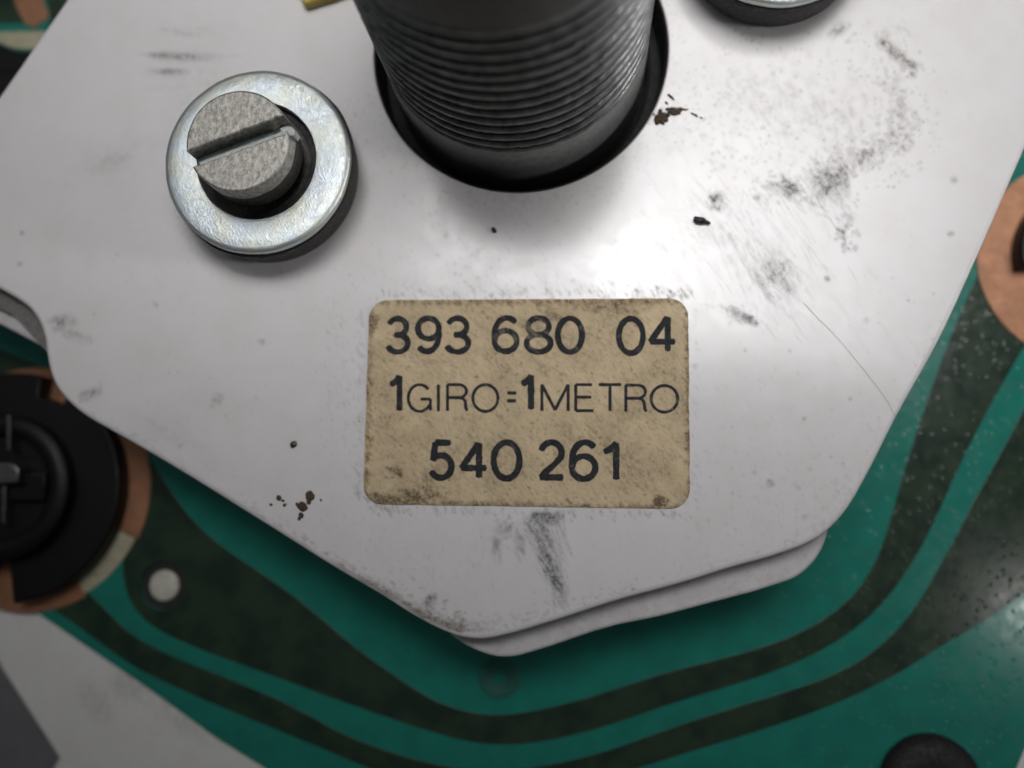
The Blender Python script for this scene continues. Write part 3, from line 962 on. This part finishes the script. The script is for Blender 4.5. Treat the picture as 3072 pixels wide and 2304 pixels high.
def slotted_screw(c, rot, label):
    s = empty('slotted_screw', c.x, c.y, 0, label, 'screw', 'slotted screws with zinc washers on the cover')
    K = 1.07
    lathe('rubber_grommet', [(5.35*K, 0.0), (5.6*K, 0.12), (5.75*K, 0.5), (5.88*K, 1.6), (6.04*K, 2.9), (6.04*K, 3.3), (5.8*K, 3.42), (3.5, 3.4), (3.4, 0.6)], M_rubber, s, seg=128,
          wob=lambda a, k: 0.005*math.sin(3*a)+0.018*max(0, mnoise.noise(Vector((math.cos(a)*6, math.sin(a)*6, k*0.2))))*(k > 2))
    lathe('washer', [(3.78*K, 3.44), (3.76*K, 3.9), (3.84*K, 4.06), (4.1*K, 4.09), (5.0*K, 4.10), (5.62*K, 4.08), (5.84*K, 4.0), (5.93*K, 3.88), (5.93*K, 3.44)], M_zinc, s, seg=160,
          wob=lambda a, k: 0.002*math.sin(5*a)+0.0015*math.sin(13*a+1))
    lathe('bushing', [(3.7, 0.8), (3.66, 3.2), (3.5, 3.35), (2.4, 3.4), (2.3, 4.5)], M_head_side, s, seg=96)
    # head: two half discs either side of the slot
    Rh, zt, zb, sw = 3.36, 7.7, 4.2, 0.54
    hd = bpy.data.objects.new('screw_head', None)
    for sgn, rmul in ((1, 1.0), (-1, 0.985)):
        pts = []
        a0 = math.asin(sw/Rh)
        for i in range(49):
            a = a0+(math.pi-2*a0)*i/48
            k = 1+0.012*mnoise.noise(Vector((a*3, sgn, 0)))
            pts.append(Vector((Rh*rmul*math.cos(a)*k, Rh*rmul*math.sin(a)*k*1.0)))
        # rough lip of the slot
        lip = []
        for i in range(1, 22):
            x = -pts[0].x+2*pts[0].x*i/22
            lip.append(Vector((x, sw+0.10*mnoise.noise(Vector((x*2.4, sgn*5, 1)))+0.04*mnoise.noise(Vector((x*7, sgn*5, 1))))))
        poly = pts+lip
        if sgn < 0: poly = [Vector((p.x, -p.y)) for p in poly]
        slab('head_half', poly, zt, zt-1.5, M_head, s, bevel=0.14)
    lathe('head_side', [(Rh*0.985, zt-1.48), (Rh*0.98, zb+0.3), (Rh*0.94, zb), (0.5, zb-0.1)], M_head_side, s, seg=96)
    slab('slot_floor', circle(0, 0, Rh*0.975, 72), zt-1.35, zt-1.6, M_slot, s, bevel=0.05)
    # burr raised along the lower lip and standing out at its end
    bl = []
    for i in range(30):
        x = -2.75+5.9*i/29
        hgt = 0.12+0.10*max(0, mnoise.noise(Vector((x*1.9, 3, 3)))+0.2)
        bl.append((x, hgt))
    up = [Vector((x, -sw+0.10+0.03*mnoise.noise(Vector((x*4, 0, 0))))) for x, h in bl]
    dn = [Vector((x, -sw-h*1.2)) for x, h in bl][::-1]
    slab('slot_burr', up+dn, zt+0.04, zt-0.9, M_burr, s, bevel=0.05)
    slab('slot_burr', [Vector(p) for p in [(2.75, -0.12), (3.25, -0.10), (3.62, -0.34), (3.72, -0.75), (3.5, -0.98), (3.15, -0.84), (2.8, -0.72)]], zt-0.05, zt-1.0, M_burr, s, bevel=0.12)
    for ch in list(s.children):
        if ch.name.split('.')[0] in ('head_half', 'slot_burr'):
            ch.rotation_euler.z = math.radians(rot)
    bpy.data.objects.remove(hd)
    return s


def copy_tree(o, parent=None):
    c = o.copy(); COL.objects.link(c); c.parent = parent
    for ch in list(o.children): copy_tree(ch, c)
    return c


def at_height(px, py, z): return P(px, py, z)


sc1 = P(768, 480, 4.1)
s1 = slotted_screw(sc1, 19.5, 'slotted steel screw left of the threaded spigot with whole washer showing')
s2 = copy_tree(s1)
p2 = P(2343, -262, 4.1)
s2.location = Vector((p2.x, p2.y, 0))*MM
s2.rotation_euler.z = math.radians(130)
s2['label'] = 'slotted steel screw right of the threaded spigot, cut off by the photo\'s top edge'

# yellow tab at the top
yb = P(960, -60, 0.9)
yt = empty('yellow_tab', yb.x, yb.y, 0, 'small yellow plastic tab lying on the cover between screw and spigot', 'tab')
slab('tab_body', [P(*v, 0.9)-yb for v in [(840, -160), (908, 4), (914, 12), (1000, -14), (1110, -60), (1080, -200)]], 0.9, 0.02, M_yellow, yt, bevel=0.15)

# ------------------------------------------------------------------ paper label with its print


def mat_label():
    t = NT('aged_label_paper')
    base = t.mix(t.ramp(t.noise(0.5, 4), 0.3, 0.7), (0.68, 0.54, 0.35), (0.60, 0.47, 0.30))
    a = t.t.nodes.new('ShaderNodeAttribute'); a.attribute_name = 'soil'
    b = t.t.nodes.new('ShaderNodeAttribute'); b.attribute_name = 'soil_brown'
    col = t.mix(a.outputs['Fac'], base, t.mix(b.outputs['Fac'], (0.045, 0.038, 0.030), (0.13, 0.075, 0.025)))
    return t.fin(col, 0.68, normal=t.bump(a.outputs['Fac'], 0.02, 0.5), spec=0.3)


ZL = 0.10
cor = [P(*v, ZL) for v in [(1108, 900), (2065, 894), (2070, 1527), (1088, 1512)]]    # TL TR BR BL
LCEN = sum(cor, Vector((0, 0)))/4
LHX, LHY = (cor[1]-cor[0]).length/2, (cor[0]-cor[3]).length/2


def rounded(c, r, n=14):
    out = []
    N = len(c)
    for i in range(N):
        a, b, d = c[i-1], c[i], c[(i+1) % N]
        u, v = (a-b).normalized(), (d-b).normalized()
        p0, p1 = b+u*r, b+v*r
        cen = b+(u+v)*r
        for k in range(n+1):
            t = k/n*math.pi/2
            out.append(cen-v*r*math.cos(t)-u*r*math.sin(t))
        # long side points with a frayed cut
        e0, e1 = b+v*r, d-v*r
        m = int((e1-e0).length/0.22)
        for k in range(1, m):
            out.append(e0.lerp(e1, k/m))
    res = []
    cc = sum(out, Vector((0, 0)))/len(out)
    for i, p in enumerate(out):
        d = (p-cc).normalized()
        res.append(p+d*(0.035*mnoise.noise(Vector((p.x*3.1, p.y*3.1, 0)))+0.03*mnoise.noise(Vector((p.x*0.6, p.y*0.6, 5)))))
    return res


label = empty('paper_label', LCEN.x, LCEN.y, 0, 'yellowed paper label with printed numbers stuck on the white cover', 'label')
M_label = mat_label()
lp = slab('label_paper', [p-LCEN for p in rounded(cor, 1.35)], ZL, 0.002, M_label, label, bevel=0.02, steps=2, grid=(0.07, -12, -8, 12, 8))
cl = Canvas(1060, 870, 2100, 1560, 1.0)
bl = value_noise(cl.h, cl.w, 90, 6, 0.66)
cl.a += np.clip((bl-0.46)*1.8, 0, 1)*0.60
cl.brown += 0.45
yy, xx = np.mgrid[0:cl.h, 0:cl.w]
# warped paper fibres, all leaning one way
cl.field(5200, 1580, 1210, 520, 345, 0, 20, 50, 14, 3.0, 0.17, 0.3, flat=True)
cl.field(1500, 1580, 1210, 520, 345, 0, 16, 50, 14, 3.2, -0.6, 0.0, flat=True)
for q in range(2600):
    cl.stroke(rng.uniform(1085, 2075), rng.uniform(890, 1530), 18*rng.uniform(0.3, 1.6), 50+rng.normal()*16, 3.2, rng.uniform(0.05, 0.30), 0.2)
cl.dots(500, 1580, 1210, 560, 360, 0, 4, 0.5)
# stains
cl.field(60, 1830, 922, 120, 16, 2, 30, 15, 30, 10, 0.25); cl.field(60, 1900, 905, 170, 12, 0, 22, 20, 30, 9, 0.22)
cl.field(130, 1240, 1490, 95, 20, -4, 24, 50, 30, 9, 0.35); cl.field(70, 1160, 1500, 70, 18, 8, 24, 40, 30, 9, 0.30); cl.field(70, 1280, 1455, 60, 30, -50, 30, 50, 20, 8, 0.2)
for (x_, y_, l_, an_, w_) in ((1170, 1407, 26, 20, 9), (1186, 1416, 30, 30, 14), (1198, 1424, 20, 60, 9), (1192, 1405, 18, 70, 7), (1203, 1418, 26, 70, 6), (1176, 1432, 14, 0, 6), (1160, 1432, 10, 0, 4)): cl.stroke(x_, y_, l_, an_, w_, 0.85)
cl.dots(60, 1985, 1503, 22, 13, 0, 8, 0.5); cl.dots(30, 1115, 968, 12, 20, 0, 8, 0.5); cl.field(30, 1120, 960, 14, 16, 0, 16, 50, 20, 6, 0.5)
cl.field(130, 1600, 985, 90, 34, 10, 40, 40, 20, 9, 0.11); cl.field(60, 1660, 945, 40, 20, 30, 34, 30, 16, 6, 0.25); cl.field(70, 1640, 1110, 80, 30, 20, 34, 45, 16, 7, 0.09)
cl.field(120, 1800, 1330, 120, 60, 30, 36, 45, 14, 8, 0.10); cl.field(120, 1400, 1350, 150, 60, -30, 36, 45, 14, 8, 0.10); cl.field(80, 1300, 1085, 120, 30, 0, 26, 45, 14, 6, 0.14)
cl.field(90, 1900, 1420, 90, 60, 20, 36, 40, 14, 8, 0.12); cl.field(90, 1480, 1420, 200, 40, 0, 30, 50, 14, 6, 0.12); cl.field(60, 1440, 970, 60, 60, 0, 30, 45, 16, 7, 0.12)
# darkened cut edges
for x0_, y0_, x1_, y1_, n_ in ((1112, 902, 2050, 897, 420), (1108, 920, 1092, 1490, 300), (2068, 930, 2074, 1500, 420), (1110, 1512, 2050, 1528, 620)):
    for q in range(n_):
        f = rng.random(); o_ = abs(rng.normal())*7
        sx, sy = (0, 1 if y0_ < 1000 else -1) if abs(x1_-x0_) > 300 else (1 if x0_ < 1500 else -1, 0)
        cl.stroke(x0_+(x1_-x0_)*f+sx*o_, y0_+(y1_-y0_)*f+sy*o_, 12*rng.uniform(0.5, 1.6), rng.uniform(20, 80), 7, 0.42*rng.random(), 0.8)
for cx_, cy_ in ((1150, 942), (2020, 940), (2022, 1480), (1140, 1468)):
    for q in range(110):
        a_ = math.radians(rng.uniform(0, 90)); sx = 1 if cx_ > 1500 else -1; sy = 1 if cy_ > 1200 else -1; rr_ = 56-abs(rng.normal())*8
        cl.stroke(cx_+sx*rr_*math.cos(a_), cy_+sy*rr_*math.sin(a_), 12, rng.uniform(0, 180), 7, 0.3*rng.random(), 0.7)
g2 = value_noise(cl.h, cl.w, 5, 3, 0.8)
cl.a = np.clip(cl.a*np.clip(0.5+(g2-0.3)*1.8, 0.3, 1.4), 0, 0.93)
cl.put(lp, ZL)
# scuffs that cut through the print
cw = Canvas(1060, 870, 2100, 1560, 1.0)
cw.field(420, 1580, 1210, 540, 345, 0, 26, 50, 12, 3.0, 0.5, flat=True)
cw.field(60, 1590, 985, 60, 40, 20, 34, 35, 10, 4, 0.55); cw.field(26, 1520, 1000, 40, 30, 20, 34, 60, 10, 4, 0.4)
cw.a = np.clip(cw.a*value_noise(cw.h, cw.w, 8, 3, 0.7)*1.6, 0, 0.9)


def arc(cx, cy, rx, ry, a0, a1, n=20):
    return [(cx+rx*math.cos(math.radians(a0+(a1-a0)*i/n)), cy+ry*math.sin(math.radians(a0+(a1-a0)*i/n))) for i in range(n+1)]


G = {
    '0': [arc(.5, .5, .5, .5, 90, 450, 40)],
    '1': [[(.06, .76), (.40, .82), (.66, .91), (.86, 1.0)], [(.86, 1.0), (.86, 0)]],
    '2': [arc(.5, .70, .46, .30, 165, -28, 20)+[(.62, .36), (.25, .16), (.02, 0.0)], [(.0, 0), (1, 0)]],
    '3': [arc(.48, .75, .43, .25, 158, -88, 22), arc(.48, .26, .50, .26, 88, -160, 24), [(.34, .51), (.50, .51)]],
    '4': [[(.72, 0), (.72, 1)], [(.70, 1), (0, .27)], [(0, .27), (1, .27)]],
    '5': [[(.92, 1), (.22, 1)], [(.22, 1), (.10, .50)], [(.10, .50)]+arc(.48, .32, .50, .32, 128, -155, 24)],
    '6': [arc(.5, .31, .48, .31, 0, 360, 36), arc(.56, .50, .54, .50, 200, 48, 22)],
    '9': [arc(.5, .69, .48, .31, 0, 360, 36), arc(.44, .50, .54, .50, 20, -132, 22)],
    '8': [arc(.5, .75, .43, .25, 0, 360, 32), arc(.5, .26, .50, .26, 0, 360, 36)],
    'G': [arc(.5, .5, .5, .5, 42, 325, 30)+[(.97, .28)], [(.97, .05), (.97, .46)], [(.97, .46), (.55, .46)]],
    'I': [[(.5, 0), (.5, 1)]],
    'R': [[(0, 0), (0, 1)], [(0, 1), (.55, 1)]+arc(.58, .75, .38, .25, 88, -88, 16)+[(.55, .5), (0, .5)], [(.58, .5), (.80, .46), (.90, .34), (.93, .10), (1.0, 0)]],
    'O': [arc(.5, .5, .5, .5, 90, 450, 40)],
    'M': [[(0, 0), (0, 1)], [(0, 1), (.5, .03)], [(.5, .03), (1, 1)], [(1, 1), (1, 0)]],
    'E': [[(0, 0), (0, 1)], [(0, 1), (.92, 1)], [(0, .52), (.88, .52)], [(0, 0), (1, 0)]],
    'T': [[(0, 1), (1, 1)], [(.5, 1), (.5, 0)]],
    '=': [[(0, 1), (1, 1)], [(0, 0), (1, 0)]],
}


def print_line(items, name, lbl):
    """items: (char, x0, x1, ytop, ybottom, stroke) in pixels of the photo"""
    V, F = [], []
    zt = ZL+0.004
    for (ch, x0, x1, y0, y1, sw) in items:
        h = sw/2
        for st in G[ch]:
            pts = []
            for (u, v) in st:
                p = P(x0+h+(x1-x0-2*h)*u, y1-h-(y1-y0-2*h)*v, ZL)-LCEN
                if not pts or (p-pts[-1]).length > 0.01: pts.append(p)
            # resample finely so the ink edge can be slightly ragged
            fine = []
            for a, b in zip(pts[:-1], pts[1:]):
                m = max(1, int((b-a).length/0.10))
                fine += [a.lerp(b, k/m) for k in range(m)]
            fine.append(pts[-1])
            pts = fine
            closed = (pts[0]-pts[-1]).length < 0.05
            if closed: pts = pts[:-1]
            hw = (sw+1.0)/44.0/2*1.04
            ends = []
            N = len(pts)
            rows = []
            seq = list(range(N))
            for i in seq:
                a = pts[i-1] if (i > 0 or closed) else pts[i]
                b = pts[(i+1) % N] if (i < N-1 or closed) else pts[i]
                d = (b-a).normalized()
                nn = Vector((-d.y, d.x))
                k = 1+0.16*mnoise.noise(Vector((pts[i].x*2.2, pts[i].y*2.2, 1)))+0.14*mnoise.noise(Vector((pts[i].x*7, pts[i].y*7, 4)))
                row = []
                for j in range(8):
                    a8 = 2*math.pi*j/8
                    off = nn*hw*k*math.cos(a8)
                    row.append(len(V))
                    V.append((pts[i].x+off.x, pts[i].y+off.y, zt+0.0035*math.sin(a8)))
                rows.append(row)
            rng = range(N) if closed else range(N-1)
            for i in rng:
                A, B = rows[i], rows[(i+1) % N]
                for j in range(8):
                    F.append((A[j], A[(j+1) % 8], B[(j+1) % 8], B[j]))
            if not closed:
                for row, p, qn in ((rows[0], pts[0], pts[1]), (rows[-1], pts[-1], pts[-2])):
                    d = (p-qn).normalized()
                    ti = len(V)
                    V.append((p.x+d.x*hw*0.35, p.y+d.y*hw*0.35, zt))
                    for j in range(8): F.append((row[j], row[(j+1) % 8], ti))
    o = mesh_obj(name, V, F, M_ink, label)
    o['label'] = lbl
    cw.put(o, ZL)
    return o


def C(ch, x0, x1, y0, y1, sw):
    k = 1200/2212
    return (ch, 1000+x0*k, 1000+x1*k, 800+y0*k, 800+y1*k, sw*k)


print_line([C('3', 286, 430, 272, 487, 31), C('9', 450, 602, 270, 484, 31), C('3', 613, 764, 270, 487, 31),
            C('6', 873, 1032, 268, 484, 31), C('8', 1053, 1217, 268, 487, 31), C('0', 1226, 1391, 270, 488, 31),
            C('0', 1563, 1728, 272, 494, 31), C('4', 1738, 1902, 266, 480, 31)], 'printed_number', 'printed number 393 680 04')
print_line([C('1', 298, 390, 592, 808, 31), C('G', 407, 548, 645, 808, 15), C('I', 566, 596, 646, 806, 15), C('R', 624, 748, 645, 803, 15), C('O', 764, 918, 645, 808, 15),
            C('=', 955, 1018, 690, 750, 17), C('1', 1025, 1118, 588, 802, 33), C('M', 1146, 1306, 645, 804, 15), C('E', 1333, 1444, 645, 804, 15), C('T', 1462, 1598, 645, 804, 15),
            C('R', 1610, 1738, 648, 808, 15), C('O', 1750, 1912, 650, 812, 15)], 'printed_text', 'printed text 1GIRO=1METRO')
print_line([C('5', 523, 672, 957, 1184, 33), C('4', 692, 860, 962, 1180, 33), C('0', 870, 1046, 955, 1188, 33),
            C('2', 1128, 1284, 955, 1182, 33), C('6', 1300, 1468, 955, 1190, 33), C('1', 1478, 1592, 960, 1190, 33)], 'printed_number', 'printed number 540 261')


# ------------------------------------------------------------------ loose dirt on the cover
def lump(V, F, x, y, z, rx, ry, rz, rot, seed):
    b = bmesh.new()
    bmesh.ops.create_icosphere(b, subdivisions=3, radius=1.0)
    o = len(V)
    c, s = math.cos(rot), math.sin(rot)
    for v in b.verts:
        k = 1+0.28*mnoise.noise(v.co*1.6+Vector((seed*3.1, 0, 0)))
        a, d = v.co.x*rx*k, v.co.y*ry*k
        V.append((x+a*c-d*s, y+a*s+d*c, z+v.co.z*rz*k))
    for f in b.faces: F.append(tuple(o+v.index for v in f.verts))
    b.free()


p = P(2100, 661, 0.25)
V, F = [], []
lump(V, F, 0, 0, 0.26, 0.50, 0.24, 0.2, 0, 1)
lump(V, F, 0.45, -0.03, 0.2, 0.30, 0.13, 0.12, 0, 2)
o = mesh_obj('black_chip', V, F, M_bit, None, loc=(p.x, p.y, 0))
o.rotation_euler.z = math.radians(-12)
tag(o, 'shiny black oblong chip of grit lying on the cover above the label\'s right end', 'grit')
specks = [(1482, 690, 7, 10, 'tiny dark speck of grit on the cover below the spigot', 30), (880, 1333, 9, 12, 'tiny black speck of grit left of the label', -35)]
for (x, y, rx, ry, lb, dg) in specks:
    p = P(x, y, 0.1)
    V, F = [], []
    lump(V, F, 0, 0, 0.08, rx/44, ry/44, 0.08, math.radians(dg), x)
    tag(mesh_obj('grit_speck', V, F, M_bit, None, loc=(p.x, p.y, 0)), lb, 'grit')
# clump of brown grit at the edge of the hole
V, F = [], []
cc = P(2000, 340, 0.1)
for i in range(90):
    t = random.random()
    x = 1968+t*82+random.gauss(0, 7)
    y = 350-t*24+random.gauss(0, 12)*(1.1-t)
    p = P(x, y, 0.1)-cc
    r = random.uniform(0.06, 0.19)*(1.2-0.5*t)
    lump(V, F, p.x, p.y, r*0.5, r, r*random.uniform(0.5, 1), r*0.6, random.random()*3, i)
for (x, y, r) in [(2008, 285, .10), (2014, 290, .12), (2020, 296, .08), (2078, 340, .09), (2088, 345, .10), (2104, 352, .07), (2000, 308, .1)]:
    p = P(x, y, 0.1)-cc
    lump(V, F, p.x, p.y, r*0.5, r*1.5, r*0.7, r*0.6, -0.8, x)
tag(mesh_obj('dirt_clump', V, F, M_crumb, None, loc=(cc.x, cc.y, 0)), 'clump of brown grit on the cover beside the spigot hole', 'dirt', kind='stuff')
# black greasy grains near the lower left edge
V, F = [], []
cc = P(905, 1500, 0.1)
for (x, y, r) in [(929, 1489, 16), (906, 1520, 17), (903, 1546, 9), (897, 1556, 6), (836, 1494, 9), (853, 1515, 6), (812, 1514, 5), (848, 1502, 5), (962, 1500, 4), (926, 1506, 8), (890, 1512, 5)]:
    p = P(x, y, 0.05)-cc
    lump(V, F, p.x, p.y, 0.01, r/44, r/44*0.85, 0.07, x*0.1, x)
tag(mesh_obj('grease_grains', V, F, M_crumb, None, loc=(cc.x, cc.y, 0)), 'spatter of dark greasy grains near the cover\'s lower left edge', 'dirt', kind='stuff')
# fine hair on the cover
hp = [(2408, 905), (2440, 940), (2500, 1000), (2560, 1070), (2620, 1145), (2660, 1200), (2690, 1255)]
pts = catmull([P(*v, 0.05) for v in hp], 8, closed=False)
V, F = [], []
c0 = pts[len(pts)//2].copy()
for i, q2 in enumerate(pts):
    d = (pts[min(i+1, len(pts)-1)]-pts[max(i-1, 0)]).normalized()
    nn = Vector((-d.y, d.x))
    for j in range(6):
        a = 2*math.pi*j/6
        V.append((q2.x-c0.x+nn.x*0.013*math.cos(a), q2.y-c0.y+nn.y*0.013*math.cos(a), 0.015+0.013*math.sin(a)))
for i in range(len(pts)-1):
    for j in range(6):
        F.append((i*6+j, i*6+(j+1) % 6, (i+1)*6+(j+1) % 6, (i+1)*6+j))
tag(mesh_obj('fine_hair', V, F, M_hair, None, loc=(c0.x, c0.y, 0)), 'faint curved brown hair lying on the cover right of the label', 'hair')
